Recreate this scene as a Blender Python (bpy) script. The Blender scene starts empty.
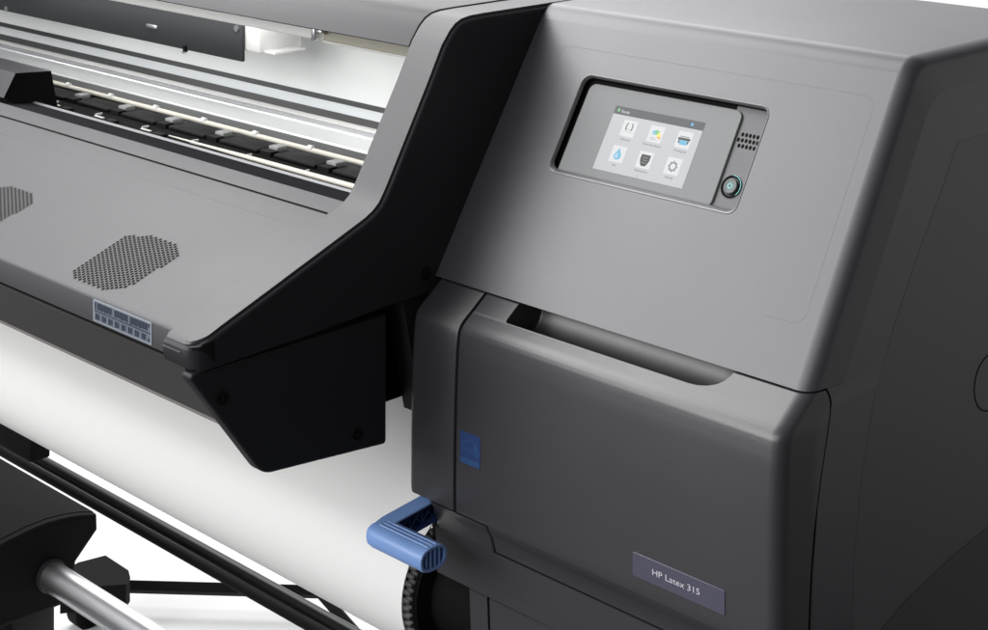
import bpy, bmesh, math, random
from mathutils import Vector, Matrix
random.seed(7)
S = bpy.context.scene
COL = S.collection
R2 = 0.5 ** 0.5
# ---------------------------------------------------------------- camera
CAM = Vector((1.0, -1.1, 1.52))
F = 1750.0
FW, RT = Vector((-R2, R2, 0)), Vector((R2, R2, 0))
cam = bpy.data.cameras.new('camera'); co = bpy.data.objects.new('camera', cam); COL.objects.link(co)
co.location = CAM; co.rotation_euler = (math.radians(90), 0, math.radians(45))
cam.sensor_width = 36; cam.lens = F / 988 * 36; cam.shift_y = -(315 + 260) / 988
cam.clip_start = .05; cam.clip_end = 200
S.camera = co

def unp(px, py, n, d):
    r = FW + RT * ((px - 494) / F) - Vector((0, 0, 1)) * ((py + 260) / F)
    return CAM + r * ((d - n.dot(CAM)) / n.dot(r))
def PX(a, b, v): return unp(a, b, Vector((1, 0, 0)), v)
def PY(a, b, v): return unp(a, b, Vector((0, 1, 0)), v)
def PZ(a, b, v): return unp(a, b, Vector((0, 0, 1)), v)

# ---------------------------------------------------------------- materials
def mat(name, col, rough=.5, metal=0, spec=.5, bump=0, bscale=900, var=0, emit=None, estr=1, coat=0):
    m = bpy.data.materials.new(name); m.use_nodes = True
    nt = m.node_tree; b = nt.nodes['Principled BSDF']
    c = (*col, 1) if len(col) == 3 else col
    b.inputs['Base Color'].default_value = c
    b.inputs['Roughness'].default_value = rough
    b.inputs['Metallic'].default_value = metal
    b.inputs['Specular IOR Level'].default_value = spec
    b.inputs['Coat Weight'].default_value = coat
    if emit:
        b.inputs['Emission Color'].default_value = (*emit, 1); b.inputs['Emission Strength'].default_value = estr
    if bump or var:
        tc = nt.nodes.new('ShaderNodeTexCoord')
    if bump:
        n = nt.nodes.new('ShaderNodeTexNoise'); n.inputs['Scale'].default_value = bscale; n.inputs['Detail'].default_value = 3
        bp = nt.nodes.new('ShaderNodeBump'); bp.inputs['Strength'].default_value = bump; bp.inputs['Distance'].default_value = .0005
        nt.links.new(tc.outputs['Object'], n.inputs['Vector'])
        nt.links.new(n.outputs['Fac'], bp.inputs['Height']); nt.links.new(bp.outputs['Normal'], b.inputs['Normal'])
    if var:
        n2 = nt.nodes.new('ShaderNodeTexNoise'); n2.inputs['Scale'].default_value = 9; n2.inputs['Detail'].default_value = 5
        mr = nt.nodes.new('ShaderNodeMapRange'); mr.inputs['To Min'].default_value = rough - var; mr.inputs['To Max'].default_value = rough + var
        nt.links.new(tc.outputs['Object'], n2.inputs['Vector']); nt.links.new(n2.outputs['Fac'], mr.inputs['Value'])
        nt.links.new(mr.outputs['Result'], b.inputs['Roughness'])
    return m
BODY = mat('satin_grey_plastic', (.046, .0445, .052), .39, spec=.8, bump=.15, bscale=1400, var=.045)
COVER = mat('satin_grey_cover', (.043, .042, .046), .43, spec=.45, bump=.15, bscale=1400, var=.045)
DOOR = mat('satin_dark_grey_plastic', (.034, .033, .037), .39, spec=.8, bump=.15, bscale=1400, var=.045)
SIDE = mat('charcoal_plastic', (.026, .026, .030), .5, spec=.35, bump=.1, bscale=1400)
BLACK = mat('black_plastic', (.021, .0215, .024), .45, spec=.22, bump=.08)
BLACKG = mat('black_metal_gloss', (.006, .006, .007), .30, spec=.25)
BLACKM = mat('matte_black', (.008, .008, .009), .7, spec=.08, bump=.1)
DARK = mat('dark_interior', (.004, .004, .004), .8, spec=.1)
SEAM = mat('fine_seam', (.058, .056, .062), .45, spec=.55)
LIP = mat('front_lip_plastic', (.10, .10, .10), .5, spec=.4, bump=.1)
PANEL = mat('grey_brown_panel', (.048, .046, .045), .5, spec=.4, bump=.1)
EDGE = mat('pale_edge_trim', (.30, .28, .27), .5)
WHITEP = mat('white_paint', (.75, .75, .73), .45)
WALL = mat('pale_metal_wall', (.56, .57, .56), .5, spec=.5)
ALU = mat('brushed_aluminium', (.62, .64, .66), .34, metal=1)
GUIDE = mat('white_guide_plate', (.86, .87, .88), .24, metal=.55)
RAILG = mat('rail_grey', (.45, .47, .48), .4)
CHROME = mat('chrome', (.72, .72, .74), .36, metal=1)
CREAM = mat('cream_plastic', (.55, .53, .46), .4)
DGREY = mat('interior_dark_strip', (.045, .046, .046), .5)
PLATE = mat('carriage_plate', (.028, .030, .032), .5, spec=.3)
PAPER = mat('white_paper', (.76, .76, .75), .6, spec=.25, bump=.04, bscale=300)
BLUE = mat('blue_plastic', (.19, .32, .63), .42, spec=.5, bump=.12)
BLUED = mat('blue_plastic_shaded', (.03, .06, .20), .5)  # darker copy of the blue: shade in the lever's hollows put into colour
GLASSP = mat('panel_grey', (.17, .174, .176), .5, spec=.25)
PSTRIP = mat('panel_strip_grey', (.10, .10, .105), .5, spec=.4)
BEZEL = mat('bezel_grey', (.10, .10, .105), .33, spec=.9)
NPLATE = mat('nameplate_purple_grey', (.085, .082, .12), .35, metal=.2)
NTEXT = mat('nameplate_lettering', (.55, .54, .58), .4)

# ---------------------------------------------------------------- object helpers
def link(name, me, parent=None):
    o = bpy.data.objects.new(name, me); COL.objects.link(o)
    if parent: o.parent = parent; o.matrix_parent_inverse = parent_inv(parent)
    return o
def parent_inv(p):
    m = Matrix.Translation(p.location); q = p
    while q.parent: q = q.parent; m = Matrix.Translation(q.location) if p.location.length == 0 else m
    return m.inverted()
def thing(name, label, cat, loc=(0, 0, 0)):
    o = bpy.data.objects.new(name, None); COL.objects.link(o); o.location = loc
    o['label'] = label; o['category'] = cat; return o
def flat_caps(me):
    for p in me.polygons:
        if len(p.vertices) > 8: p.use_smooth = False
def obj(name, bm, mats, parent=None, angle=35, label=None):
    me = bpy.data.meshes.new(name)
    bmesh.ops.recalc_face_normals(bm, faces=bm.faces)
    bm.to_mesh(me); bm.free()
    for m in (mats if isinstance(mats, (list, tuple)) else [mats]): me.materials.append(m)
    me.shade_smooth(); me.set_sharp_from_angle(angle=math.radians(angle)); flat_caps(me)
    o = link(name, me, None)
    if parent is not None:
        o.parent = parent; o.matrix_parent_inverse = world_t(parent).inverted()
    if label: o['label'] = label
    return o
def world_t(p):
    m = Matrix.Identity(4)
    chain = []
    while p: chain.append(p); p = p.parent
    for q in reversed(chain):
        m = m @ (q.matrix_parent_inverse if q.parent else Matrix.Identity(4)) @ Matrix.Translation(q.location)
    return m
def poly_face(bm, vs, mi=0):
    try:
        f = bm.faces.new(vs); f.material_index = mi; return f
    except ValueError: return None
def loft(bm, rings, closed=True, cap0=True, cap1=True, mi=0, mi1=None):
    vr = [[bm.verts.new(p) for p in r] for r in rings]
    n = len(vr[0])
    for a, b in zip(vr[:-1], vr[1:]):
        for i in range(n if closed else n - 1):
            j = (i + 1) % n
            poly_face(bm, (a[i], a[j], b[j], b[i]), mi)
    if cap0: poly_face(bm, list(reversed(vr[0])), mi)
    if cap1: poly_face(bm, vr[-1], mi if mi1 is None else mi1)
    return vr
def box(bm, x0, x1, y0, y1, z0, z1, mi=0, bev=0):
    v = [bm.verts.new((x, y, z)) for x in (x0, x1) for y in (y0, y1) for z in (z0, z1)]
    fs = [(0, 1, 3, 2), (4, 6, 7, 5), (0, 4, 5, 1), (2, 3, 7, 6), (0, 2, 6, 4), (1, 5, 7, 3)]
    F_ = [poly_face(bm, [v[i] for i in f], mi) for f in fs]
    if bev:
        bmesh.ops.recalc_face_normals(bm, faces=F_)
        es = list({e for f in F_ for e in f.edges})
        bmesh.ops.bevel(bm, geom=es, offset=bev, segments=2, profile=.5, affect='EDGES', material=mi)
def arc(c, r, a0, a1, n):   # points in the (y, z) plane, degrees
    return [(c[0] + r * math.cos(math.radians(a0 + (a1 - a0) * i / n)), c[1] + r * math.sin(math.radians(a0 + (a1 - a0) * i / n))) for i in range(n + 1)]
def fillet(pts, rad, n=6):
    """round each corner i of a closed polygon by rad[i] (0 = sharp)"""
    out = []; N = len(pts)
    for i in range(N):
        r = rad[i] if isinstance(rad, (list, tuple)) else rad
        p = Vector(pts[i]); a = Vector(pts[i - 1]) - p; b = Vector(pts[(i + 1) % N]) - p
        if r <= 0: out.append(tuple(p)); continue
        th = a.angle(b); t = min(r / math.tan(th / 2), a.length * .49, b.length * .49); r_ = t * math.tan(th / 2)
        a.normalize(); b.normalize()
        c = p + (a + b).normalized() * (r_ / math.sin(th / 2))
        s = p + a * t - c; e = p + b * t - c
        ang = s.angle(e); sgn = 1 if (s.x * e.y - s.y * e.x) > 0 else -1
        for k in range(n + 1):
            q = sgn * ang * k / n
            out.append((c.x + s.x * math.cos(q) - s.y * math.sin(q), c.y + s.x * math.sin(q) + s.y * math.cos(q)))
    return out
def inset(poly, d, flags=None):
    N = len(poly); A = sum(poly[i][0] * poly[(i + 1) % N][1] - poly[(i + 1) % N][0] * poly[i][1] for i in range(N))
    s = 1 if A > 0 else -1
    L = []
    for i in range(N):
        a = Vector(poly[i]); b = Vector(poly[(i + 1) % N]); t = (b - a).normalized(); nrm = Vector((-t.y, t.x)) * s
        k = d if flags is None or flags[i] else 0
        L.append((a + nrm * k, t))
    out = []
    for i in range(N):
        p, t = L[i - 1]; q, u = L[i]
        cr = t.x * u.y - t.y * u.x
        if abs(cr) < 1e-4: out.append(tuple(q)); continue
        w = q - p; k = (w.x * u.y - w.y * u.x) / cr
        out.append(tuple(p + t * k))
    return out
def extr(bm, poly, x0, x1, r1=0, r0=0, n=6, flags=None, mi=0):
    """(y,z) polygon swept along X with rounded end edges"""
    rings = []
    if r0:
        for k in range(n):
            a = math.pi / 2 * (1 - k / n)
            rings.append((x0 + r0 * (1 - math.sin(a)), r0 * (1 - math.cos(a))) if False else (x0 + r0 - r0 * math.sin(a), r0 - r0 * math.cos(a)))
        rings = sorted(rings)
        rings = [(x, i) for x, i in rings]
    rings.append((x0 + r0, 0))
    if r1:
        for k in range(n + 1):
            a = math.pi / 2 * k / n
            rings.append((x1 - r1 + r1 * math.sin(a), r1 - r1 * math.cos(a)))
    else: rings.append((x1, 0))
    rr = []
    for x, i in rings:
        if rr and abs(x - rr[-1][0]) < 1e-7 and abs(i - rr[-1][1]) < 1e-7: continue
        rr.append((x, i))
    loft(bm, [[(x, *p) for p in (inset(poly, i, flags) if i else poly)] for x, i in rr], mi=mi)
def prof(name, poly, x0, x1, m, parent, r1=0, r0=0, angle=35, flags=None, label=None, n=6):
    bm = bmesh.new(); extr(bm, poly, x0, x1, r1, r0, n, flags)
    return obj(name, bm, m, parent, angle, label)
def tube(bm, pts, r, n=12, mi=0, caps=True):
    pts = [Vector(p) for p in pts]; rings = []; prev = None
    for i, p in enumerate(pts):
        t = (pts[min(i + 1, len(pts) - 1)] - pts[max(i - 1, 0)]).normalized()
        if prev is None:
            u = t.cross(Vector((0, 0, 1)));
            if u.length < .01: u = t.cross(Vector((0, 1, 0)))
        else: u = prev - t * prev.dot(t)
        u.normalize(); prev = u; w = t.cross(u)
        rings.append([p + (u * math.cos(2 * math.pi * k / n) + w * math.sin(2 * math.pi * k / n)) * r for k in range(n)])
    loft(bm, rings, cap0=caps, cap1=caps, mi=mi)
def line(name, pts, r, m, parent, n=6):
    bm = bmesh.new(); tube(bm, pts, r, n); return obj(name, bm, m, parent)
def lathe_x(bm, c, prof_, n=32, mi=0, sy=1, sz=1):
    """profile of (x, r) turned about an X axis through (y,z)=c"""
    loft(bm, [[(x, c[0] + r * sy * math.cos(2 * math.pi * k / n), c[1] + r * sz * math.sin(2 * math.pi * k / n)) for k in range(n)] for x, r in prof_], mi=mi)
def boolean(o, cutter_bm):
    me = bpy.data.meshes.new('cutter'); bmesh.ops.recalc_face_normals(cutter_bm, faces=cutter_bm.faces)
    cutter_bm.to_mesh(me); cutter_bm.free()
    c = bpy.data.objects.new('cutter', me); COL.objects.link(c)
    md = o.modifiers.new('b', 'BOOLEAN'); md.operation = 'DIFFERENCE'; md.object = c; md.solver = 'EXACT'
    bpy.context.view_layer.update()
    dg = bpy.context.evaluated_depsgraph_get()
    new = bpy.data.meshes.new_from_object(o.evaluated_get(dg))
    o.modifiers.clear(); old = o.data; o.data = new; nm = old.name; bpy.data.meshes.remove(old); new.name = nm
    bpy.data.objects.remove(c); bpy.data.meshes.remove(me)
    new.shade_smooth(); new.set_sharp_from_angle(angle=math.radians(35)); flat_caps(new)
def frame_bm(fn, x0, x1, y0, y1, h0, h1, mi, bm, n=1):
    """small slab in a local frame: fn(u, v, h) -> point"""
    v = [bm.verts.new(fn(u, w, h)) for u in (x0, x1) for w in (y0, y1) for h in (h0, h1)]
    for f in [(0, 1, 3, 2), (4, 6, 7, 5), (0, 4, 5, 1), (2, 3, 7, 6), (0, 2, 6, 4), (1, 5, 7, 3)]:
        poly_face(bm, [v[i] for i in f], mi)
def slab(bm, fn, outline, h0, h1, mi=0, bev=0):
    rings = [[fn(u, v, h0) for u, v in outline], [fn(u, v, h1 - bev) for u, v in outline]]
    if bev: rings.append([fn(u, v, h1) for u, v in inset(outline, bev)])
    loft(bm, rings, mi=mi)
def rrect(u0, u1, v0, v1, r, n=6):
    return fillet([(u0, v0), (u1, v0), (u1, v1), (u0, v1)], r, n)
def text_into(bm, s, size, fn, u, v, h, mi, width=None, align='LEFT'):
    cu = bpy.data.curves.new('t', 'FONT'); cu.body = s; cu.size = size; cu.align_x = align; cu.resolution_u = 3
    o = bpy.data.objects.new('t', cu); COL.objects.link(o); bpy.context.view_layer.update()
    me = bpy.data.meshes.new_from_object(o.evaluated_get(bpy.context.evaluated_depsgraph_get()))
    sx = 1
    if width:
        xs = [q.co.x for q in me.vertices]; w = max(xs) - min(xs); sx = width / w
    vs = [bm.verts.new(fn(u + q.co.x * sx, v + q.co.y, h)) for q in me.vertices]
    for p in me.polygons: poly_face(bm, [vs[i] for i in p.vertices], mi)
    bpy.data.objects.remove(o); bpy.data.curves.remove(cu); bpy.data.meshes.remove(me)

# ---------------------------------------------------------------- setting
XL = -2.05           # left end of the printer
def sheet(name, x0, x1, y0, y1, z, m):
    b = bmesh.new(); b.faces.new([b.verts.new(p) for p in ((x0, y0, z), (x1, y0, z), (x1, y1, z), (x0, y1, z))])
    o = obj(name, b, m); o['kind'] = 'structure'; return o
sheet('floor', -7, 6, -8, 4, 0, mat('unseen_dark_floor', (.06, .06, .062), .6, spec=.2))  # unseen dark floor, added to keep white out of door and side reflections
sheet('backdrop', -6.9, .45, -.05, 3.9, .004, mat('white_backdrop_paper', (.92, .92, .92), .6, spec=.2))

printer = thing('wide_format_printer', 'large dark grey wide format printer with touch screen, cartridge door and blue lever', 'printer', (-.8, .1, 0))

# ---------------------------------------------------------------- housing on the right
SN = Vector((0, -.842, .539)); SO = Vector((0, -.0241, 1.1968)); SV = Vector((0, .539, .842))
def SLP(u, v, h): return Vector((u, 0, 0)) + SO + SV * v + SN * h       # frame on the sloping face
XR = .3125
sl = lambda z: -.0241 + (z - 1.1968) * .539 / .842
A0 = (sl(1.0735), 1.0735); A1 = (sl(1.285), 1.285)
CW = .0160; CR = .012; CT = 80; CL = (CW - CR * math.sin(math.radians(CT))) / math.cos(math.radians(CT))
CYG = CR * (1 - math.cos(math.radians(CT))) + CL * math.sin(math.radians(CT))
def corner_xy(a):
    """plan shape of the front right corner: a = 0 on the front, 90 on the side -> (x offset, y gain)"""
    if a <= 60:
        t = math.radians(CT * a / 60); return CR * math.sin(t), CR * (1 - math.cos(t))
    k = (a - 60) / 30
    x0, y0 = CR * math.sin(math.radians(CT)), CR * (1 - math.cos(math.radians(CT)))
    return x0 + (CW - x0) * k, y0 + (CYG - y0) * k
def house_ring(x, yg):
    i = yg * .842; j = yg * .80
    y_at = lambda z: sl(z) + yg
    p = [(y_at(1.0735), 1.0735), (y_at(1.285 - j), 1.285 - j), (.2930, 1.285 - j), (.2930, 1.0735)]
    return [(x, *q) for q in fillet(p, [0, .024 + yg * .5, .004, 0], 8)]
bm = bmesh.new()
rings = [house_ring(-.076, 0), house_ring(XR - CW, 0)]
for a in (6, 12, 18, 24, 30, 36, 42, 48, 54, 60, 68, 76, 84, 90):
    xo, yg = corner_xy(a); rings.append(house_ring(XR - CW + xo, yg))
loft(bm, rings)
housing = obj('housing', bm, BODY, printer, 30)
# recess for the control panel
v0, v1 = (1.1640 - 1.1968) / .842, (1.2372 - 1.1968) / .842
cut = bmesh.new(); slab(cut, SLP, rrect(.0072, .1993, v0, v1, .008, 6), -.0085, .02)
boolean(housing, cut)

# lower body: the fixed shell behind and beside the cartridge door
yf = [(1.0722, -.1045), (1.0672, -.1117), (1.0595, -.1227), (1.0560, -.1277), (1.0535, -.1305), (1.0510, -.1325), (1.0480, -.1337), (1.0440, -.1344), (1.0346, -.1356), (1.015, -.1368),
      (.9954, -.1377), (.9559, -.1386), (.93, -.1388), (.9110, -.1388), (.9070, -.1383), (.9030, -.1366), (.8960, -.1325), (.8850, -.1290)]
def yfront(z):
    for (z0, y0), (z1, y1) in zip(yf[:-1], yf[1:]):
        if z1 <= z <= z0: return y0 + (y1 - y0) * (z - z0) / (z1 - z0)
    return yf[0][1] if z > yf[0][0] else yf[-1][1]
RC = .030; SPLIT = 54
def corner(z, a, inn=0):
    xo, yg = corner_xy(a); return (XR - CW + xo, yfront(z) + yg, z)
def proj(p):
    d = Vector(p) - CAM; k = d.dot(FW); return 494 + F * d.dot(RT) / k, -260 - F * d.z / k
SEAMPX = [(823, 386), (828, 395), (830, 404), (829.5, 415), (826, 440), (820, 480), (814, 530), (810, 580), (808, 630), (807, 700), (807, 1200)]
def side_pt(z, a):
    return corner(z, a) if a <= 90 else (XR, yfront(z) + CYG + (a - 90) * .0006, z)
def split(z):
    a = 30
    while a < 140:
        x, y = proj(side_pt(z, a)); t = 830
        for (x0, y0), (x1, y1) in zip(SEAMPX[:-1], SEAMPX[1:]):
            if y0 <= y <= y1: t = x0 + (x1 - x0) * (y - y0) / (y1 - y0)
        if y < SEAMPX[0][1]: t = SEAMPX[0][0]
        if x >= t: return a
        a += .5
    return 90
zs = [1.0722, 1.0700, 1.0672, 1.0635, 1.0595, 1.0560, 1.0535, 1.0510, 1.0480, 1.0440, 1.0346, 1.015, .9954, .9559, .93, .9110, .9070, .9030, .8960, .8850]
bm = bmesh.new(); rings = []
for z in [1.0735] + zs[1:] + [.80, .70]:
    sa = split(z) + 2.4; ring = [side_pt(z, a) for a in [sa + (max(90, sa) - sa) * k / 6 for k in range(7)]]
    if sa >= 90: ring = [side_pt(z, sa + .2 * k) for k in range(7)]
    ring += [(XR, .2930, z), (XR - .05, .2930, z), (XR - .05, yfront(z) + .06, z)]
    c = (side_pt(z, sa)[0] - .010, side_pt(z, sa)[1] + .006, z); ring += [c]
    rings.append(ring)
loft(bm, rings)
obj('side_shell', bm, BODY, printer, 30)
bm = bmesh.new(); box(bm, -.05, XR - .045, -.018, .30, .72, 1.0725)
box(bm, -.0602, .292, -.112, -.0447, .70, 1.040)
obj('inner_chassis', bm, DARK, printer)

def front_sheet(bm, x0, x1, zlist, thick=.05, arc_end=None, left_r=.0):
    """closed solid following the door profile"""
    rings = []
    for z in zlist:
        y = yfront(z); ring = []
        if left_r:
            ring += [(x0 + left_r - left_r * math.cos(math.radians(a)), y + left_r - left_r * math.sin(math.radians(a)), z) for a in (0, 22, 45, 68)]
            ring += [(x0 + left_r, y, z)]
        else: ring += [(x0, y + .0012, z), (x0 + .0005, y + .0003, z), (x0 + .0013, y, z)]
        if arc_end:
            nn = 24
            ae = split(z); ring += [side_pt(z, ae * k / nn) for k in range(nn + 1)]
            ring += [(side_pt(z, ae)[0] - .010, side_pt(z, ae)[1] + .004, z), (XR - RC - .002, y + thick, z)]
        else:
            ring += [(x1 - .0013, y, z), (x1 - .0005, y + .0003, z), (x1, y + .0012, z), (x1, y + thick, z)]
        ring += [(x0, y + thick, z)]
        rings.append(ring)
    loft(bm, rings)
# cartridge door
ext = []
for a, b in zip(zs[:-1], zs[1:]):
    ext += [a + (b - a) * k / 3 for k in range(3)]
ext.append(zs[-1])
bm = bmesh.new(); front_sheet(bm, -.0045, None, [z for z in ext if z > .9071] + [.9070], .085, SPLIT)
door = obj('cartridge_door', bm, DOOR, printer, 30)
cut = bmesh.new()
cp = [(.0318, .0190), (.0324, .0208), (.0340, .0216)] + [(.216 + .030 * math.sin(math.radians(a)), .0216 * math.cos(math.radians(a)) ** .8 if a < 90 else .0004) for a in (0, 15, 30, 45, 58, 70, 80, 90)]
lathe_x(cut, (-.0985, 1.0650), cp, 40)
boolean(door, cut)
cut = bmesh.new(); box(cut, .033, .228, -.1140, -.0785, 1.0655, 1.09)
boolean(door, cut)
# fixed piece left of the door
bm = bmesh.new(); front_sheet(bm, -.0611, -.0070, [z for z in zs if z > .9068], .06, None, .007)
obj('fixed_front_panel', bm, DOOR, printer, 30)
# the door's lower lip, under the fold
def fyl(z): return yfront(max(z, .8851)) if z > .885 else -.129 + (.885 - z) * .05
def low_ring(z, x0, a0=0):
    y = fyl(z); ae = split(z) if z > .8 else 62
    return [(x0, y + .0012, z), (x0 + .0012, y, z)] + [(side_pt(z, ae * k / 24)[0], side_pt(z, ae * k / 24)[1] + fyl(z) - yfront(z), z) for k in range(25)] + [(XR - RC - .002, y + .045, z), (x0, y + .045, z)]
bm = bmesh.new()
loft(bm, [low_ring(z, .0298) for z in (.9069, .9050, .9030, .8995, .8960, .8905, .8850, .8838)])
obj('door_lower_lip', bm, DOOR, door, 30)
# lower fascia: round the lip and down to the bottom
bm = bmesh.new()
loft(bm, [[(-.040, fyl(z) + .006, z), (-.038, fyl(z) + .002, z), (-.034, fyl(z), z), (.0272, fyl(z), z), (.0282, fyl(z) + .001, z), (.0282, fyl(z) + .04, z), (-.040, fyl(z) + .04, z)] for z in (.9052, .9030, .8995, .8960, .8905, .8850, .8822)])
loft(bm, [low_ring(z, -.0395) for z in (.8820, .8812, .8540)])
loft(bm, [[(x, y - (.0 if i < 27 else 0), z) for i, (x, y, z) in enumerate(low_ring(z, -.0395))] for z in (.8539, .8440)])
fascia = obj('lower_fascia', bm, DOOR, printer, 30)
bm = bmesh.new()
def rail_ring(z, x0, d): return [(x, y + d if i < 27 else y, z) for i, (x, y, z) in enumerate(low_ring(z, x0))]
loft(bm, [rail_ring(.8432, .0205, .0010), rail_ring(.8425, .0205, 0), rail_ring(.70, .0205, 0)])
loft(bm, [[(-.0008, fyl(z) + d, z), (.0190, fyl(z) + d, z), (.0190, -.09, z), (-.0008, -.09, z)] for z, d in ((.8432, .001), (.8425, 0), (.70, 0))])
obj('bottom_rail', bm, DOOR, printer)
# side overlay past the curved crease, shade put into its darker grey, and the round cap on it
sp = [PX(958, 142, XR), PX(950, 165, XR), PX(938, 200, XR), PX(915, 262, XR), PX(893, 330, XR), PX(874, 400, XR), PX(861, 480, XR), PX(854, 560, XR), PX(852, 640, XR)]
out = [(p.y, p.z) for p in sp] + [(-.06, .70), (.28, .70), (.28, sp[0].z)]
prof('side_panel', fillet(out, [0] * 9 + [0, 0, 0], 4), XR - .004, XR + .00015, mat('shaded_side_grey', (.043, .0415, .049), .40, spec=.76, bump=.08), printer)
sk = [PX(872, 640, XR), PX(905, 601, XR), PX(950, 558, XR), PX(1010, 508, XR)]
prof('side_skirt', [(p.y, p.z) for p in sk] + [(.27, sk[-1].z + .03), (.27, .70), (sk[0].y, .70)], XR - .004, XR + .0004, mat('shaded_skirt_grey', (.024, .023, .027), .45, spec=.6, bump=.08), printer)  # shade of the inward curve put into this slab's darker colour
c = PX(974, 390, XR); c.y += .0235
line('access_cap', [(XR + .0001, c.y + .0235 * math.cos(math.radians(t)), c.z + .0215 * math.sin(math.radians(t))) for t in range(0, 361, 8)], .0006, DARK, printer)
# seam lines of the moulded fascia insert
sv = lambda z: (z - 1.1968) / .842
rr = rrect(-.030, .2860, sv(1.1095), sv(1.2560), .010, 5)
rr = [q for q in rr if q[0] > -.0299]
i0 = min(range(len(rr)), key=lambda k: (rr[k][1], rr[k][0])); rr = rr[i0:] + rr[:i0]
line('seam', [SLP(u, v, -.00016) for u, v in [(.25, sv(1.1095))] + [q for q in rr if q[0] > .255 or q[1] > 0]], .00024, SEAM, housing)

# ---------------------------------------------------------------- control panel
cp_ = thing('control_panel', '', ''); del cp_['label']; del cp_['category']
cp_.parent = printer; cp_.matrix_parent_inverse = world_t(printer).inverted()
PAN = rrect(.0078, .1987, v0 + .0006, v1 - .0006, .0075, 6)
bm = bmesh.new(); slab(bm, SLP, PAN, -.0083, -.0074, mi=1)  # black layer: recess shadow round the glass put into the colour
slab(bm, SLP, fillet([(.1640, v0 + .001), (.1981, v0 + .001), (.1981, v1 - .001), (.1640, v1 - .001)], [0, .007, .007, 0], 6), -.0075, -.0068)
obj('back_plate', bm, [PSTRIP, DARK], cp_)
# bezel ring
bm = bmesh.new()
o_ = rrect(.0060, .2005, v0 - .0012, v1 + .0012, .0092, 8)
def ro(l, r, bo, t, rad=.0085): return rrect(.0060 + l, .2005 - r, v0 - .0012 + bo, v1 + .0012 - t, rad, 8)
rg = [(o_, -.0004), (ro(.0004, .0004, .0004, .0004, .0090), .0004), (ro(.0009, .0009, .0010, .0009, .0086), .0005), (ro(.0014, .0014, .0018, .0014, .0082), .0001),
      (ro(.0019, .0022, .0046, .0018, .0078), -.0022), (ro(.0021, .0025, .0052, .0021, .0076), -.0032)]
loft(bm, [[SLP(u, v, h) for u, v in q] for q, h in rg], cap0=False, cap1=False)
loft(bm, [[SLP(u, v, h) for u, v in q] for q, h in (rg[-1], (ro(.0023, .0026, .0054, .0023, .0074), -.0067))], cap0=False, cap1=False, mi=1)  # inner wall coloured black for the shadow in the recess
obj('bezel', bm, [BEZEL, DARK], cp_, 60)
G0, G1 = sv(1.1672), sv(1.2332)
bm = bmesh.new()
slab(bm, SLP, fillet([(.0130, sv(1.1652)), (.1725, sv(1.1652)), (.1725, G1), (.0130, G1)], [.002, .007, .007, .007], 6), -.0068, -.0048, bev=.0005)
obj('glass_front', bm, GLASSP, cp_)
# screen
scr = (.0485, .1415, sv(1.1737), sv(1.2203)); H = -.0046
def em(n, c, e=.55): return mat(n, tuple(x * .12 for x in c), .4, spec=.3, emit=c, estr=e * .8)
M = [em('screen_white', (.80, .81, .84), .58), em('screen_bar_grey', (.10, .11, .13)), em('screen_tile', (.93, .94, .95), .70), em('screen_caption', (.22, .23, .25)),
     em('icon_cyan', (.15, .55, .80), .8), em('icon_green', (.20, .62, .25), .8), em('icon_orange', (.95, .45, .12), .9), em('icon_yellow', (.95, .85, .2), .9), em('icon_dark', (.03, .03, .035)), em('icon_grey', (.35, .36, .38)), em('icon_pale_blue', (.45, .72, .88), .8)]
bm = bmesh.new(); u0, u1, w0, w1 = scr
W, HH = u1 - u0, w1 - w0
def sc(a, b): return (u0 + a * W, w1 - b * HH)          # a right, b down, 0..1
def quad(a0, b0, a1, b1, h, mi):
    p = [sc(a0, b0), sc(a1, b0), sc(a1, b1), sc(a0, b1)]
    poly_face(bm, [bm.verts.new(SLP(u, v, h)) for u, v in p], mi)
def disc(a, b, r, h, mi, n=16, r2=0, a0=0, a1=360, sx=1):
    u, v = sc(a, b); r *= W; r2 *= W
    k = [math.radians(a0 + (a1 - a0) * i / n) for i in range(n + 1)]
    for t0, t1 in zip(k[:-1], k[1:]):
        P4 = [(u + q * math.cos(t) * sx, v + q * math.sin(t)) for q, t in ((r2, t0), (r, t0), (r, t1), (r2, t1))]
        if r2 == 0: P4 = P4[1:] + [(u, v)]
        poly_face(bm, [bm.verts.new(SLP(x, y, h)) for x, y in P4], mi)
slab(bm, SLP, [(u0, w0), (u1, w0), (u1, w1), (u0, w1)], H - .0002, H)
h1_, h2_, h3_ = H + .00008, H + .00016, H + .00024
quad(0, 0, 1, .125, h1_, 1)
disc(.048, .062, .016, h2_, 5); quad(.86, .04, .885, .085, h2_, 4)
text_into(bm, 'Ready', .0036, SLP, *[sc(.082, .092)[0], sc(.082, .092)[1]], h2_, 2)
cols, rows = (.23, .535, .845), (.33, .735)
caps = [['Substrate', 'Substrate Library', 'Printing Job'], ['Ink', 'Maintenance', 'Settings']]
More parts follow.
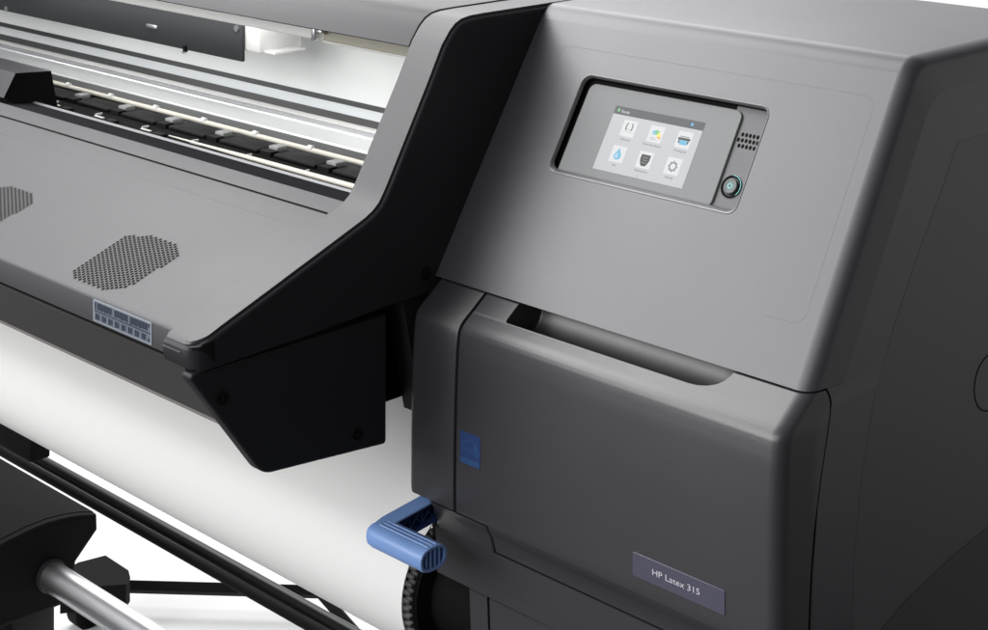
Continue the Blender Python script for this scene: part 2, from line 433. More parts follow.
for r in range(2):
    for c in range(3):
        a, b = cols[c] - (.0 if r == 0 else .015), rows[r]
        quad(a - .078, b - .145, a + .078, b + .105, h1_, 2)
        tw = {'Substrate': .13, 'Substrate Library': .27, 'Printing Job': .19, 'Ink': .05, 'Maintenance': .17, 'Settings': .13}[caps[r][c]]
        uu, vv = sc(a, b + .165); text_into(bm, caps[r][c], .0027, SLP, uu, vv, h1_, 3, None, 'CENTER')
        ic = (r, c)
        if ic == (0, 0):
            disc(a + .02, b - .045, .060, h2_, 8, 8, .050, 140, 215); disc(a - .02, b - .045, .060, h2_, 8, 8, .050, -35, 40)
            quad(a - .045, b + .028, a + .045, b + .032, h2_, 9); quad(a - .045, b - .01, a + .045, b - .006, h2_, 9)
        if ic == (0, 1):
            for k, mi in enumerate((6, 7, 7, 5, 5, 4, 10)): disc(a - .0, b + .02, .062, h2_, mi, 4, .02, -15 + 24 * k, 7 + 24 * k)
            quad(a - .05, b + .035, a + .0, b + .042, h2_, 9); quad(a - .05, b + .06, a + .03, b + .066, h2_, 9)
        if ic == (0, 2):
            quad(a - .065, b - .05, a + .065, b - .015, h2_, 8); quad(a - .05, b - .075, a + .05, b - .06, h2_, 9)
            quad(a - .04, b - .012, a + .04, b + .055, h2_, 4); quad(a - .055, b - .012, a - .042, b + .035, h2_, 8); quad(a + .042, b - .012, a + .055, b + .035, h2_, 8)
        if ic == (1, 0):
            pts = [(0, -.115), (.014, -.075), (.034, -.025), (.040, .02), (.028, .055), (0, .07), (-.028, .055), (-.040, .02), (-.034, -.025), (-.014, -.075)]
            poly_face(bm, [bm.verts.new(SLP(*sc(a + x, b + y - .0), h2_)) for x, y in pts], 4)
            poly_face(bm, [bm.verts.new(SLP(*sc(a - .008 + x * .5, b + y * .6 + .01), h3_)) for x, y in pts], 10)
        if ic == (1, 1):
            pts = [(-.05, -.10), (.05, -.10), (.052, -.02), (.035, .05), (.02, .075), (-.02, .075), (-.035, .05), (-.052, -.02)]
            poly_face(bm, [bm.verts.new(SLP(*sc(a + x, b + y), h2_)) for x, y in pts], 8)
            quad(a - .03, b - .06, a + .03, b - .05, h3_, 9); quad(a - .02, b - .02, a + .03, b - .01, h3_, 9); quad(a - .025, b + .02, a + .02, b + .03, h3_, 9)
        if ic == (1, 2):
            disc(a, b - .015, .042, h2_, 9, 20, .027)
            for k in range(8): disc(a, b - .015, .050, h2_, 9, 1, .040, 45 * k - 9, 45 * k + 9)
disc(.50, .965, .006, h1_, 9, 6)
screen = obj('screen', bm, M, cp_)
# speaker holes
bm = bmesh.new()
for r_, (z_, xs) in enumerate(((1.2180, range(6)), (1.2141, range(7)), (1.2102, range(6)))):
    for k in xs:
        x = .1775 + k * .0036 + (-.0022 if r_ == 1 else 0)
        ring = [(x + .0014 * math.cos(t * math.pi / 5), sv(z_) + .0018 * math.sin(t * math.pi / 5)) for t in range(10)]
        slab(bm, SLP, ring, -.0068, -.0067)
obj('speaker_grille', bm, DARK, cp_)
# power button
pc = (.1838, sv(1.1826)); pb = bmesh.new()
def ringp(r, k=36): return [(pc[0] + r * math.cos(2 * math.pi * i / k), pc[1] + r * math.sin(2 * math.pi * i / k)) for i in range(k)]
loft(pb, [[SLP(u, v, h) for u, v in ringp(r * 1.06)] for r, h in ((.0086, -.0068), (.0086, -.0060), (.0080, -.0056), (.0074, -.0062), (.0070, -.0067))], mi=0)
loft(pb, [[SLP(u, v, h) for u, v in ringp(r * 1.06)] for r, h in ((.0058, -.0066), (.0058, -.0048), (.0053, -.0043), (.0042, -.0045), (.003, -.0046))], mi=1)
def parc(r0, r1, a0, a1, h, mi, k=16):
    for i in range(k):
        t0, t1 = [math.radians(a0 + (a1 - a0) * (i + j) / k) for j in (0, 1)]
        poly_face(pb, [pb.verts.new(SLP(pc[0] + r * math.cos(t), pc[1] + r * math.sin(t), h)) for r, t in ((r0, t0), (r1, t0), (r1, t1), (r0, t1))], mi)
parc(.0017, .0023, 120, 420, -.0044, 2)
parc(.0086, .0090, -40, 95, -.00555, 2)
frame_bm(lambda a, b, h: SLP(pc[0] + a, pc[1] + b, h), -.0003, .0003, .0008, .0029, -.0045, -.0043, 2, pb)
obj('power_button', pb, [BLACKG, mat('button_metal', (.10, .11, .11), .5, spec=.4), mat('button_led', (.15, .5, .5), .4, emit=(.10, .42, .42), estr=.35)], cp_)

# ---------------------------------------------------------------- nameplate + sticker on the door
YD = lambda u, v, h: Vector((u, yfront(v) - h, v))
bm = bmesh.new()
slab(bm, YD, rrect(.1802, .2632, .9192, .9362, .0012, 3), -.0015, .0006, bev=.0002)
npl = obj('nameplate', bm, NPLATE, door)
bm = bmesh.new(); text_into(bm, 'HP Latex 315', .0062, YD, .1983, .9258, .00068, 0, .0425)
obj('lettering', bm, NTEXT, npl) if False else obj('nameplate_lettering', bm, NTEXT, door)
bm = bmesh.new()
slab(bm, YD, [(.0006, .9485), (.0232, .9485), (.0232, .9735), (.0006, .9735)], -.001, .00025)
def stq(pts, mi, h=.0003): poly_face(bm, [bm.verts.new(YD(u, v, h)) for u, v in pts], mi)
stq([(.0012, .9492), (.0226, .9492), (.0226, .9530), (.0012, .9530)], 1)
text_into(bm, 'energy', .0075, YD, .0035, .9585, .0003, 1)
for k in range(14):
    t0, t1 = math.radians(20 + 10 * k), math.radians(30 + 10 * k)
    stq([(.0115 + r * 1.0 * math.cos(t), .9585 + r * math.sin(t)) for r, t in ((.0092, t0), (.0100, t0), (.0100, t1), (.0092, t1))], 1)
st = [(.0182 + (.0028 if k % 2 == 0 else .0011) * math.cos(math.radians(90 + 36 * k)), .9640 + (.0028 if k % 2 == 0 else .0011) * math.sin(math.radians(90 + 36 * k))) for k in range(10)]
stq(st, 1, .00032)
text_into(bm, 'ENERGY STAR', .0026, YD, .0022, .9500, .00034, 0, .0190)
obj('energy_sticker', bm, [mat('sticker_blue', (.012, .040, .15), .5), mat('sticker_light_blue', (.022, .08, .22), .5)], door)

# ---------------------------------------------------------------- black end cap and grey strip
XC = -.066
cpf = [(.16, 1.2856), (-.0430, 1.2857), (-.0600, 1.2853), (-.0700, 1.2838), (-.0775, 1.2805), (-.0840, 1.2750), (-.0931, 1.2639), (-.1103, 1.2327), (-.1327, 1.1947), (-.1520, 1.1617),
       (-.1575, 1.1527), (-.1632, 1.1448), (-.1695, 1.1398), (-.1775, 1.1355), (-.2125, 1.1222), (-.2428, 1.1109), (-.2911, 1.0928), (-.319, 1.0825), (-.3370, 1.0757), (-.3410, 1.0738), (-.3440, 1.0710), (-.3458, 1.0670),
       (-.3462, 1.0590), (-.3445, 1.0545), (-.3400, 1.0525), (-.24, 1.0550), (-.14, 1.0600), (.16, 1.0600)]
def vround(poly, k, keep, r=0):
    n = len(poly); fl = [i < keep for i in range(n)]; return inset(poly, k, fl)
KN = next(i for i, q in enumerate(cpf) if q[0] < -.3405)
def cap_solid(name, poly, off, x0, x1, r1, r, m, ymin):
    """profile swept along X, its front corner rounded in plan"""
    rings = []
    xs = [x0, x1 - r]
    xs += [x1 - r + r * math.sin(math.radians(t)) for t in range(6, 90, 6)]
    xs = [x for x in xs if x < x1 - r1 - 1e-5] + [x1 - r1 + r1 * math.sin(math.radians(t)) for t in (0, 18, 36, 54, 72, 90)]
    for x in xs:
        d = x - (x1 - r1); ins_ = r1 - math.sqrt(max(0, r1 * r1 - d * d)) if d > 0 else 0
        q = inset(poly, ins_) if ins_ > 1e-6 else poly
        e = x - (x1 - r); yl = ymin + (r - math.sqrt(max(0, r * r - e * e)) if e > 0 else 0)
        ring = []
        for i, (y, z) in enumerate(q):
            if y < yl + ins_:
                y = yl + ins_; z = min(z, cs(y) - off - ins_) if i >= KN else cs(y) - off - ins_ - (.0004 * (i - KN + 3) if i > KN - 3 else 0)
            ring.append((x, y, z))
        rings.append(ring)
    bm = bmesh.new(); loft(bm, rings)
    return obj(name, bm, m, printer, 28)
cs = lambda y: 1.1355 - (-.176 - y) * .3726
body = [(y, z) for y, z in vround(cpf, .0024, KN)]
cap = cap_solid('black_end_cap', body, .0024, -.1054, XC, .0030, .016, BLACK, -.3462)
skin = cpf[:KN + 1]; inn = vround(cpf, .0023, KN)[:KN + 1]
xe = -.0692; rings = []
for x in [-.1055, xe - .015] + [xe - .015 + .015 * math.sin(math.radians(t)) for t in range(8, 86, 7)] + [xe - .0002, xe]:
    e = x - (xe - .015); yl = -.3432 + (.015 - math.sqrt(max(0, .015 ** 2 - e * e)) if e > 0 else 0)
    ring = []
    for lay, o2 in ((skin, 0), (inn[::-1], .0023)):
        for y, z in lay:
            if y < yl: y = yl; z = cs(y) - o2
            ring.append((x, y, z))
    rings.append(ring)
bm = bmesh.new(); loft(bm, rings); obj('grey_frame_strip', bm, COVER, printer, 28)
line('seam', [(x, -.3463, 1.0655) for x in (-.1053, -.0830)], .0004, SEAM, cap)
ep = fillet([(-.3495, 1.0522), (-.2800, .9590), (-.1546, .9472), (-.1546, 1.0522)], [.003, .020, .003, 0], 6)
endp = prof('lower_end_plate', ep, -.0800, -.0690, BLACK, printer, r1=.0018, n=3)
bm = bmesh.new()
for (px, py), r, x in (((222, 398), .0055, -.069), ((357, 434), .0055, -.069), ((425, 273), .0058, XC)):
    p = PX(px, py, x)
    lathe_x(bm, (p.y, p.z), [(x - .001, r), (x + .0006, r), (x + .0010, r * .92), (x + .0008, r * .6), (x - .0005, r * .5)], 24)
    lathe_x(bm, (p.y, p.z), [(x - .0009, r * .34), (x + .0016, r * .34), (x + .0019, r * .2)], 12)
    obj('screw', bm, BLACKG, cap if x == XC else endp); bm = bmesh.new()
bm.free()
# inner black body of the print beam
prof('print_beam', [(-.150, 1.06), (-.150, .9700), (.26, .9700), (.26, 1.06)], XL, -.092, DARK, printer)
prof('curing_hood', [(-.136, 1.06), (-.1150, .9600), (-.02, .9600), (-.02, 1.06)], -.0919, -.0700, BLACK, printer)

# ---------------------------------------------------------------- sloping front cover
cs = lambda y: 1.1355 - (-.176 - y) * .3726
cover_poly = [(-.1665, cs(-.1665)), (-.1705, cs(-.1705)), (-.3340, cs(-.3340)), (-.3355, cs(-.3355) - .0002), (-.3368, cs(-.3368) - .0010), (-.3375, cs(-.3375) - .0025), (-.3375, 1.0550), (-.3360, 1.0540), (-.20, 1.0595), (-.15, 1.08)]
cover = prof('front_cover', cover_poly, XL, -.1057, COVER, printer, angle=28)
line('seam', [(XL, -.1840, cs(-.1840) + .00005), (-.1092, -.1840, cs(-.1840) + .00005)], .0009, DARK, cover)
sy = -.2060
line('seam', [(XL, sy, cs(sy) - .0001), (-.1092, sy, cs(sy) - .0001)], .00025, SEAM, cover)
CN = Vector((0, -.3492, .9371)); CV = Vector((0, -.9371, -.3492))
def CVR(u, s, h): return Vector((u, -.176, 1.1355)) + CV * s + CN * h       # s = metres down the slope
def slope_s(y): return (-.176 - y) / .9371
def vent(dx):
    octo = [(-.2715, -.3210), (-.2690, -.2725), (-.2480, -.2640), (-.2060, -.2640), (-.1895, -.2735), (-.1960, -.3180), (-.2140, -.3290), (-.2590, -.3290)]
    P = [(x + dx, slope_s(y)) for x, y in octo]
    def inside(x, y):
        c = False
        for i in range(len(P)):
            (x0, y0), (x1, y1) = P[i - 1], P[i]
            if (y0 > y) != (y1 > y) and x < (x1 - x0) * (y - y0) / (y1 - y0) + x0: c = not c
        return c
    p = .0040; bm = bmesh.new(); R = p / math.sqrt(3); hr = .00168
    xs = [q[0] for q in P]; ys = [q[1] for q in P]; col = 0
    x = min(xs)
    while x < max(xs):
        y = min(ys) + (p / 2 if col % 2 else 0)
        while y < max(ys):
            if inside(x, y):
                hexo = [bm.verts.new(CVR(x + R * math.cos(math.pi / 3 * k), y + R * math.sin(math.pi / 3 * k), .0002)) for k in range(6)]
                top = [bm.verts.new(CVR(x + hr * math.cos(math.pi / 6 * k), y + hr * math.sin(math.pi / 6 * k), .0002)) for k in range(12)]
                bot = [bm.verts.new(CVR(x + hr * .8 * math.cos(math.pi / 6 * k), y + hr * .8 * math.sin(math.pi / 6 * k), .0001)) for k in range(12)]
                for k in range(6):
                    a, b = 2 * k, (2 * k + 2) % 12
                    poly_face(bm, (hexo[k], hexo[(k + 1) % 6], top[b], top[2 * k + 1], top[a]), 0)
                for k in range(12): poly_face(bm, (top[k], top[(k + 1) % 12], bot[(k + 1) % 12], bot[k]), 1)
                poly_face(bm, bot, 1)
            y += p
        x += p * math.sqrt(3) / 2; col += 1
    bmesh.ops.remove_doubles(bm, verts=bm.verts, dist=.00002)
    me = bpy.data.meshes.new('vent_grille'); bm.to_mesh(me); bm.free(); me.materials.append(COVER); me.materials.append(DARK)
    o = link('vent_grille', me); o.parent = cover; o.matrix_parent_inverse = world_t(cover).inverted()
vent(0); vent(-.2290)
# warning label on the front lip
LB = lambda u, v, h: Vector((u - .0130, -.3375 - h, v - .0045))
lab_mats = [mat('label_border', (.24, .265, .30), .4), mat('label_ground', (.12, .14, .17), .4), mat('label_ink', (.02, .028, .045), .4)]
bm = bmesh.new()
slab(bm, LB, rrect(-.2020, -.1200, 1.0608, 1.0780, .0006, 2), -.0018, .0004)
def lq(a0, b0, a1, b1, mi, h):
    U = lambda a: -.2020 + .0820 * a; V = lambda b: 1.0780 - .0172 * b
    poly_face(bm, [bm.verts.new(LB(U(a), V(b), h)) for a, b in ((a0, b0), (a1, b0), (a1, b1), (a0, b1))], mi)
lq(.02, .06, .98, .94, 1, .00046)
for a0, a1 in ((.03, .055),): lq(a0, .1, a1, .42, 2, .0005)
a = .075
while a < .93:
    lq(a, .10, a + .026, .40 + random.uniform(0, .06), 2, .0005); a += .030
    if abs(a - .345) < .02 or abs(a - .63) < .02: a += .028
for a0 in (.335, .615): lq(a0, .1, a0 + .004, .46, 0, .0006)
lq(.02, .475, .98, .53, 2, .0005)
for k in range(8):
    a = .045 + k * .113
    lq(a, .60, a + .03, .88, 2, .0005); lq(a + .034, .62, a + .052, .88, 2, .0005); lq(a + .056, .60, a + .074, .86, 2, .0005)
lq(.945, .1, .97, .25, 2, .0005); lq(.945, .72, .97, .88, 2, .0005)
obj('warning_label', bm, lab_mats, cover)
# lower front panel below the lip
pp = [(-.3385, 1.0521), (-.3090, 1.0035), (-.3040, 1.0035), (-.330, 1.0521)]
prof('lower_front_panel', pp, XL, -.0905, PANEL, printer)
prof('edge_trim', [(-.3088, 1.0033), (-.3052, .9985), (-.2990, .9985), (-.3038, 1.0033)], XL, -.0905, EDGE, printer)
prof('edge_trim', [(-.3362, 1.0538), (-.3352, 1.0522), (-.332, 1.0522), (-.333, 1.0538)], XL, -.1060, DARK, cover)

# ---------------------------------------------------------------- hood above the print zone
st = lambda z: -.0931 + (z - 1.2639) * (-.0931 + .1546) / (1.2639 - 1.1574)
hood_poly = [(.30, 1.2870), (-.0430, 1.2870), (-.0600, 1.2866), (-.0700, 1.2848), (-.0775, 1.2815), (-.0840, 1.2758), (-.0931, 1.2639), (-.0958, 1.2590), (-.0950, 1.2580), (-.085, 1.2570), (.30, 1.2570)]
prof('hood', hood_poly, XL, -.1070, COVER, printer, angle=25, r1=.0012, n=2)

# ---------------------------------------------------------------- print zone
pz = thing('print_zone', '', ''); del pz['label']; del pz['category']
pz.parent = printer; pz.matrix_parent_inverse = world_t(printer).inverted()
XE = -.0800
def zt(y, t): return 1.52 - t * (y + 1.1)
def strip(name, pts, m, x0=XL, x1=XE, back=.004):
    """thin wall whose visible face runs through pts (y,z)"""
    q = [(y + .0, z - back) for y, z in reversed(pts)]
    return prof(name, list(pts) + q, x0, x1, m, pz, angle=40)
strip('ledge', [(-.1660, zt(-.166, .4127)), (-.158, zt(-.158, .4070)), (-.1300, zt(-.13, .3985))], mat('ledge_charcoal', (.020, .020, .022), .8, spec=.0))
strip('ledge_trim', [(-.1298, zt(-.1298, .3984)), (-.1270, zt(-.127, .3958))], mat('ledge_edge_grey', (.22, .22, .23), .35), back=.006)
bm = bmesh.new(); lathe_x(bm, (-.1180, zt(-.118, .3925)), [(-.43, .0005), (-.30, .0021), (XE, .0028)], 16); obj('guide_tube', bm, CREAM, pz)
prof('platen', [(-.1265, 1.1215), (-.040, 1.1215), (-.040, 1.112), (-.1265, 1.112)], XL, XE, DARK, pz)
bm = bmesh.new()
tube(bm, [(XL, -.0330, zt(-.033, .3700)), (XE, -.0330, zt(-.033, .3700))], .0026, 14)
obj('pinch_rail', bm, CREAM, pz)
strip('dark_strip', [(-.0290, zt(-.029, .3672)), (-.0200, zt(-.020, .3610))], DGREY)
prof('media_guide', [(-.0200, zt(-.02, .3612)), (-.0190, zt(-.019, .3590)), (-.010, zt(-.01, .3565)), (.015, zt(.015, .3490)), (.035, zt(.035, .3440)), (.055, zt(.055, .3412)), (.055, 1.10), (-.02, 1.10)], XL, XE, GUIDE, pz, angle=50)
for yy, tt, rr_ in ((-.004, .3550, .0006), (.024, .3462, .0012)):
    line('ridge', [(XL, yy, zt(yy, tt) - .0004), (XE, yy, zt(yy, tt) - .0004)], rr_, CHROME if rr_ > .0008 else RAILG, pz, 10)
strip('ridge', [(-.0150, zt(-.015, .3600)), (-.0120, zt(-.012, .3580))], DGREY, back=.001)
strip('rear_rail', [(.056, zt(.056, .3410)), (.060, zt(.06, .3388)), (.068, zt(.068, .3372))], WHITEP)
strip('dark_strip', [(.068, zt(.068, .3366)), (.073, zt(.073, .3306))], DGREY)
strip('rear_rail', [(.073, zt(.073, .3302)), (.078, zt(.078, .3222))], RAILG)
strip('dark_strip', [(.078, zt(.078, .3218)), (.082, zt(.082, .3172))], DGREY)
prof('rear_wall', [(.082, zt(.082, .3168)), (.088, zt(.088, .300)), (.092, 1.262), (.11, 1.262), (.11, 1.12), (.082, 1.12)], XL, XE, WALL, pz, angle=50)
prof('front_rail', fillet([(-.047, 1.2360), (-.033, 1.2350), (-.033, 1.2470), (-.047, 1.2480)], .002, 3), XL, -.292, WHITEP, pz)
prof('front_rail', fillet([(-.043, 1.2350), (-.035, 1.2345), (-.035, 1.2480), (-.043, 1.2490)], .002, 3), -.285, XE, mat('beige_rail', (.42, .40, .33), .35), pz)
line('rail_lip', [(-.285, -.044, 1.2349), (XE, -.044, 1.2349)], .0010, WHITEP, pz)
# rail latch
bm = bmesh.new(); box(bm, -.293, -.288, -.052, -.046, 1.236, 1.250, bev=.001); box(bm, -.288, -.279, -.051, -.047, 1.243, 1.247, bev=.001)
obj('rail_latch', bm, ALU, pz)
# carriage plate
pt = [(PY(0, 8 - 35, 0).z)]
tl = PY(242, 25, 0.0); bl = PY(242, 62, 0.0)
bm = bmesh.new(); box(bm, -1.55, tl.x, 0.0, .004, bl.z, tl.z + .0, bev=.0008)
# round screws, slot and notch on the plate
for px, py in ((236, 28.5), (6, 9)):
    q = PY(px, py, -.0012); ring = [(q.x + .0035 * math.cos(t * math.pi / 8), q.z + .0035 * math.sin(t * math.pi / 8)) for t in range(16)]
    slab(bm, lambda u, v, h: Vector((u, -h, v)), ring, -.001, .0015, mi=1)
q = PY(152, 26.5, -.001); box(bm, q.x - .010, q.x + .010, -.0022, .001, q.z - .0022, q.z + .0022, mi=1, bev=.0008)
q = PY(185, 48, -.001); box(bm, q.x - .0025, q.x + .0025, -.0022, .001, q.z - .004, q.z + .0025, mi=2)
q = PY(184, 50, -.001); box(bm, q.x - .002, q.x + .002, -.0026, .001, q.z - .0035, q.z - .0015, mi=1)
obj('carriage_plate', bm, [PLATE, ALU, DARK], pz)
bm = bmesh.new(); a = PY(243, 26, .006); b = PY(261, 53, .006); box(bm, a.x + .001, b.x, .004, .060, b.z, a.z + .004, bev=.002)
box(bm, b.x, b.x + .018, .010, .05, b.z, b.z + .002)
obj('carriage_bracket', bm, WHITEP, pz)
# pinch clips on the platen
for k in range(-5, 8):
    x = -.6885 + .0871 * k
    if x > -.12: break
    bm = bmesh.new()
    box(bm, x - .0075, x + .0065, -.0600, -.0480, 1.1240, 1.1290, bev=.0008)
    box(bm, x - .0085, x + .0080, -.0700, -.0600, 1.1160, 1.1262, mi=1)
    box(bm, x - .0110, x - .0096, -.0860, -.0780, 1.1200, 1.1235, mi=2)
    box(bm, x - .0095, x + .0075, -.0885, -.0860, 1.1200, 1.1222, mi=2)
    box(bm, x + .025, x + .041, -.0980, -.0900, 1.1216, 1.1250, mi=1, bev=.001)
    box(bm, x + .012, x + .074, -.0700, -.0440, 1.1216, 1.1258, mi=1, bev=.002)
    lathe_x(bm, (-.0330, zt(-.033, .3700) + .002), [(x + .020, .0012), (x + .0205, .0027), (x + .0265, .0027), (x + .027, .0012)], 12, mi=2)
    obj('pinch_clip', bm, [mat('clip_grey', (.25, .25, .25), .4) if k == -5 else bpy.data.materials['clip_grey'], DGREY if False else mat('clip_black', (.006, .006, .006), .6, spec=.15) if k == -5 else bpy.data.materials['clip_black'], WHITEP], pz)
# side blocks closing the slot
prof('slot_end_wall', [(-.16, 1.10), (.10, 1.10), (.10, 1.255), (-.06, 1.255)], -.0789, -.0768, DARK, pz)
# raised black block at the left of the ledge
bm = bmesh.new()
blk = [(-.1640, 1.1440), (-.1500, 1.1682), (-.1075, 1.1650), (-.0990, 1.1230), (-.1300, 1.1230)]
loft(bm, [[(-1.3, y, z) for y, z in blk], [(-.670, y, z) for y, z in blk], [(-.6655, y * .998, z - .0004) for y, z in blk]], mi=0, mi1=1)
obj('maintenance_cover', bm, [SIDE, BLACKM], pz)

# ---------------------------------------------------------------- blue lever
lev = thing('media_lever', '', ''); del lev['label']; del lev['category']
lev.parent = printer; lev.matrix_parent_inverse = world_t(printer).inverted()
yc, zc = -.1790, .8890
def oval(a, b, n=32, p=2.6):
    out = []
    for k in range(n):
        t = 2 * math.pi * k / n; c, s = math.cos(t), math.sin(t)
        out.append((yc + a * math.copysign(abs(c) ** (2 / p), c), zc + b * math.copysign(abs(s) ** (2 / p), s)))
    return out
xa, xb = -.0545, .0135
bm = bmesh.new()
rings = []
for x, k in ((xa, .60), (xa + .0012, .80), (xa + .004, .94), (xa + .008, 1.0), (xb - .001, 1.0), (xb, .97)):
    rings.append([(x, y, z) for y, z in [((y - yc) * k + yc, (z - zc) * k + zc) for y, z in oval(.0140, .0095)]])
rings += [[(xb, y, z) for y, z in oval(.0115, .0074)], [(xb - .012, y, z) for y, z in oval(.0112, .0072)]]
loft(bm, rings, mi=0)
for k in range(-2, 2):
    y = yc + .0045 * (k + .5)
    hh = .0072 * (1 - abs((y - yc) / .0120) ** 2.6) ** (1 / 2.6)
    box(bm, xb - .012, xb - .0008, y - .0006, y + .0006, zc - hh, zc + hh)
for k in (-1, 0, 1):
    tube(bm, [(xa + .010, yc + .0042 * k, zc + .0090), (xb - .002, yc + .0042 * k, zc + .0090)], .0009, 6)
obj('handle', bm, BLUE, lev, 40)
bm = bmesh.new(); loft(bm, [[(xb - .0118, y, z) for y, z in oval(.0113, .0073)], [(xb - .0110, y, z) for y, z in oval(.0113, .0073)]]); obj('handle_inside', bm, BLUED, lev)
# arm running back under the housing
bm = bmesh.new()
ay0, ay1 = yc - .006, -.1080
def armz(y): return zc + .0092 + (y - yc) * .10
sec = []
for y, xo in ((ay0, .006), (yc - .002, .0015), (yc + .006, 0), (yc + .03, 0), (ay1, 0)):
    x0 = xa + xo; z1 = armz(y); z0 = z1 - .0175
    x1 = xa + .0165
    sec.append([(x0 + .0015, y, z1), (x1, y, z1), (x1 + .0005, y, z1 - .0008), (x1, y, z1 - .0018), (x0 + .002, y, z1 - .0018), (x0 + .002, y, z0), (x0, y, z0), (x0, y, z1 - .002)])
loft(bm, sec)
obj('arm', bm, BLUE, lev, 40)
bm = bmesh.new()
b0 = yc + .014
for k in range(4):
    y0_, y1_ = b0 + .0135 * k, b0 + .0135 * (k + 1)
    za, zb = armz(y0_) - .0030, armz(y0_) - .0165
    for (p, q) in (((y0_, za), (y1_, zb)), ((y0_, zb), (y1_, za)), ((y0_, za), (y0_, zb))):
        tube(bm, [(xa + .010, p[0], p[1]), (xa + .010, q[0], q[1])], .0008, 6)
loft(bm, [[(x, y, armz(y) + dz) for x, dz in ((xa + .0018, -.0185), (xa + .0155, -.0185), (xa + .0155, -.0168), (xa + .0018, -.0168))] for y in (b0 - .012, ay1)])
loft(bm, [[(x, y, armz(y) + dz) for x, dz in ((xa + .0022, -.0185), (xa + .0030, -.0185), (xa + .0030, -.0019), (xa + .0022, -.0019))] for y in (b0 - .012, ay1)])
obj('arm_rib', bm, BLUED, lev)
bm = bmesh.new(); box(bm, -.022, -.008, yc + .002, yc + .010, zc - .0160, zc - .0080, bev=.0015); obj('catch', bm, BLUE, lev)

# ---------------------------------------------------------------- paper on its roll
RCY, RCZ, RR = -.083, .812, .059
roll = thing('paper_roll', 'wide white paper sheet wound round a roll below the printer', 'paper roll', (-.9, RCY, RCZ))
bm = bmesh.new()
tp = math.radians(130)
pts = [(RCY + RR * math.cos(math.radians(a)), RCZ + RR * math.sin(math.radians(a))) for a in range(130, 362, 4)]
ty, tz = math.cos(math.radians(40)), math.sin(math.radians(40))
p0 = pts[0]
up_ = [(p0[0] + ty * .16 * (1 - k / 4), p0[1] + tz * .16 * (1 - k / 4)) for k in range(4)]
outer = up_ + pts
inner = [(RCY + (RR - .0012) * math.cos(math.radians(a)), RCZ + (RR - .0012) * math.sin(math.radians(a))) for a in range(358, 128, -4)] + [(y + .0008, z - .0009) for y, z in reversed(up_)]
loft(bm, [[(x, y, z) for y, z in outer + inner] for x in (-1.95, -1.2, -.6, -.3, -.0650)])
obj('paper_sheet', bm, PAPER, roll, 30)
bm = bmesh.new()
ng = 56; ring = []
for k in range(ng):
    a = 2 * math.pi * k / ng
    for da, r in ((0, RR - .0005), (.50, RR - .0005), (.50, RR - .0035), (.999, RR - .0035)):
        t = a + da * 2 * math.pi / ng; ring.append((RCY + r * math.cos(t), RCZ + r * math.sin(t)))
loft(bm, [[(-.0648, y, z) for y, z in ring], [(-.0560, y, z) for y, z in ring]])
gear = obj('toothed_flange', bm, mat('flange_plastic', (.05, .05, .05), .55, spec=.4), roll, 5)
bm = bmesh.new(); lathe_x(bm, (RCY, RCZ), [(-.0648, .054), (-.054, .054), (-.053, .0535), (-.050, .040), (.02, .040)], 48)
obj('hub', bm, DARK, roll)
bm = bmesh.new(); lathe_x(bm, (RCY, RCZ), [(-1.95, .030), (-.066, .030)], 32); obj('core', bm, DARK, roll)
bm = bmesh.new()
a = PX(471, 607, 0); 
box(bm, -.050, .060, -.150, -.02, .735, .7900, bev=.006)
obj('roll_support', bm, BLACK, printer)

# ---------------------------------------------------------------- stand
stand = thing('stand', '', ''); del stand['label']; del stand['category']
stand.parent = printer; stand.matrix_parent_inverse = world_t(printer).inverted()
bm = bmesh.new(); tube(bm, [(-2.0, .387, .350), (.1, .387, .350)], .0105, 28); obj('crossbar', bm, BLACKG, stand)
bm = bmesh.new(); tube(bm, [(-2.0, .3655, .3470), (.1, .3655, .3470)], .0070, 20); obj('crossbar', bm, BLACKM, stand)
bm = bmesh.new()
for p, q in (((105, 586), (338, 592.5)),):
    tube(bm, [PZ(*p, .05), PZ(*q, .05)], .0115, 4)
tube(bm, [PZ(318, 590, .05), PZ(366, 645, .05)], .0115, 4)
obj('foot_beam', bm, BLACKM, stand)
bm = bmesh.new()
fp = [PZ(x, y, .10) for x, y in ((60, 572), (78, 562), (105, 555), (128, 570), (130, 578), (126, 584), (95, 586), (60, 590))]
loft(bm, [[(p.x, p.y, .06) for p in fp], [(p.x, p.y, .097) for p in fp], [(p.x * .999 + .0, p.y, .10) for p in fp]])
obj('foot', bm, BLACKM, stand)
bm = bmesh.new(); c = PZ(90, 612, .028)
lathe_x(bm, (c.y, .030), [(c.x - .03, .024), (c.x - .026, .030), (c.x + .004, .030), (c.x + .008, .024)], 28)
obj('castor', bm, BLACKM, stand)
bm = bmesh.new()
a = PZ(-30, 400, .45)
pl = [PX(x, y, -1.38) for x, y in ((40, 437), (40, 448), (-60, 392), (-60, 360))]
box(bm, -1.80, -1.400, .295, .33, .41, .462, bev=.004)
obj('bracket', bm, BLACKM, stand)
bm = bmesh.new()
for x in (.05,):
    box(bm, x - .04, x + .04, .32, .42, .06, .98, bev=.006)
    box(bm, x - .035, x + .035, -.10, .80, .0, .0595, bev=.006)
    obj('leg', bm, BLACKM, stand)

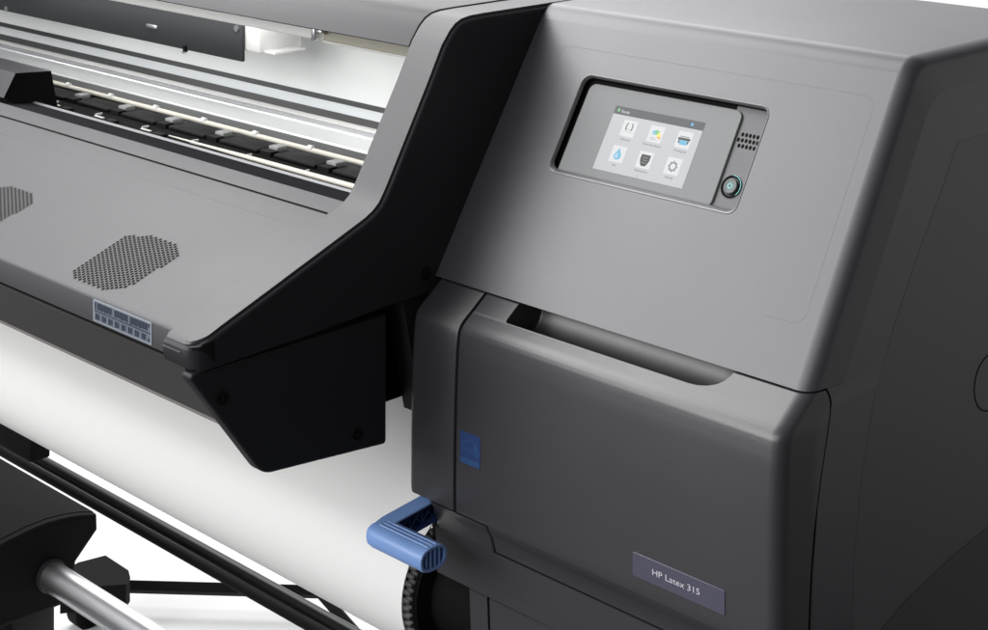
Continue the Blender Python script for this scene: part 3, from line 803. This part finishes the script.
# ---------------------------------------------------------------- take-up reel
tu = thing('take_up_reel', 'black take-up reel motor with a chrome tube, at the lower left below the paper', 'take-up reel', (-1.2, .15, 0))
X0 = -1.08
face = [PX(x, y, X0) for x, y in ((98, 515), (98.5, 530), (77, 562), (70, 603), (20, 622), (-60, 652), (-120, 672), (-120, 600), (-60, 573), (-20, 556), (10, 540), (30, 530), (50, 522), (70, 517), (85, 515))]
fpz = [(p.y, p.z) for p in face]
bm = bmesh.new()
extr(bm, fpz, -1.50, X0, r1=.006, n=3)
mh = obj('motor_housing', bm, BLACKM, tu, 30)
bm = bmesh.new()
tp_ = [(y, z) for y, z in fpz[9:15]]
cy = sum(p[0] for p in fpz[7:]) / 8
lid = [(y, z + .0010) for y, z in fpz[7:]] + [(fpz[0][0], fpz[0][1] + .001)]
lid2 = [(y, z - .004) for y, z in reversed(lid)]
extr(bm, lid + lid2, -1.49, X0 - .012)
obj('motor_lid', bm, mat('charcoal_lid', (.010, .0105, .0105), .7, spec=.05, bump=.2), tu, 30)
bm = bmesh.new(); ax = PX(45, 578, X0)
a_y, a_z = .1385, .4000
lathe_x(bm, (a_y, a_z), [(X0 + .0, .0190), (-.30, .0190), (-.298, .0170)], 48)
obj('chrome_tube', bm, CHROME, tu)
bm = bmesh.new(); lathe_x(bm, (a_y, a_z), [(X0 - .01, .022), (X0 + .004, .022), (X0 + .006, .0195)], 40); obj('tube_socket', bm, BLACK, tu)
bm = bmesh.new(); box(bm, -1.42, -1.15, .12, .19, .02, .35, bev=.008); obj('motor_stand', bm, BLACK, tu)

# ---------------------------------------------------------------- lights and world
w = bpy.data.worlds.new('World'); S.world = w; w.use_nodes = True
nt = w.node_tree; bg = nt.nodes['Background']
tc = nt.nodes.new('ShaderNodeTexCoord')
dt = nt.nodes.new('ShaderNodeVectorMath'); dt.operation = 'DOT_PRODUCT'; dt.inputs[1].default_value = (-.80, .60, -.05)
nt.links.new(tc.outputs['Generated'], dt.inputs[0])
cr = nt.nodes.new('ShaderNodeValToRGB'); cr.color_ramp.elements[0].position = .25; cr.color_ramp.elements[0].color = (.13, .13, .135, 1)
cr.color_ramp.elements[1].position = .80; cr.color_ramp.elements[1].color = (1.02, 1.02, 1.04, 1)
nt.links.new(dt.outputs['Value'], cr.inputs['Fac']); nt.links.new(cr.outputs['Color'], bg.inputs['Color']); bg.inputs['Strength'].default_value = 1.0
def area(name, loc, target, sx, sy, power, col=(1, 1, 1)):
    l = bpy.data.lights.new(name, 'AREA'); l.shape = 'RECTANGLE'; l.size = sx; l.size_y = sy; l.energy = power; l.color = col
    o = bpy.data.objects.new(name, l); COL.objects.link(o); o.location = loc
    o.rotation_euler = (Vector(target) - Vector(loc)).to_track_quat('-Z', 'Y').to_euler(); return o
area('key_softbox', (-1.75, -1.45, 2.55), (.05, -.05, 1.15), 2.2, 1.5, 52)
area('top_softbox', (-1.15, -.25, 2.75), (-.05, -.15, 1.1), 1.4, 1.4, 38)
area('fill_softbox', (.0, -3.1, 2.3), (.0, -.1, 1.1), 2.6, 1.8, 58)
area('side_softbox', (2.0, 1.9, .75), (.33, 0, 1.0), 2.2, 2.0, 5)
area('front_softbox', (-1.7, -3.0, 1.75), (-.6, -.1, .9), 2.0, 1.3, 50)
area('floor_light', (-3.0, 2.2, 3.0), (-2.5, 2.5, 0), 3.0, 3.0, 120)
area('slot_lamp', (-.50, -.01, 1.250), (-.50, .0, 1.1), .75, .02, .45)

S.render.engine = 'CYCLES'
S.view_settings.view_transform = 'Standard'; S.view_settings.look = 'None'; S.view_settings.exposure = 0; S.view_settings.gamma = 1
S.render.resolution_x = 1024; S.render.resolution_y = 653
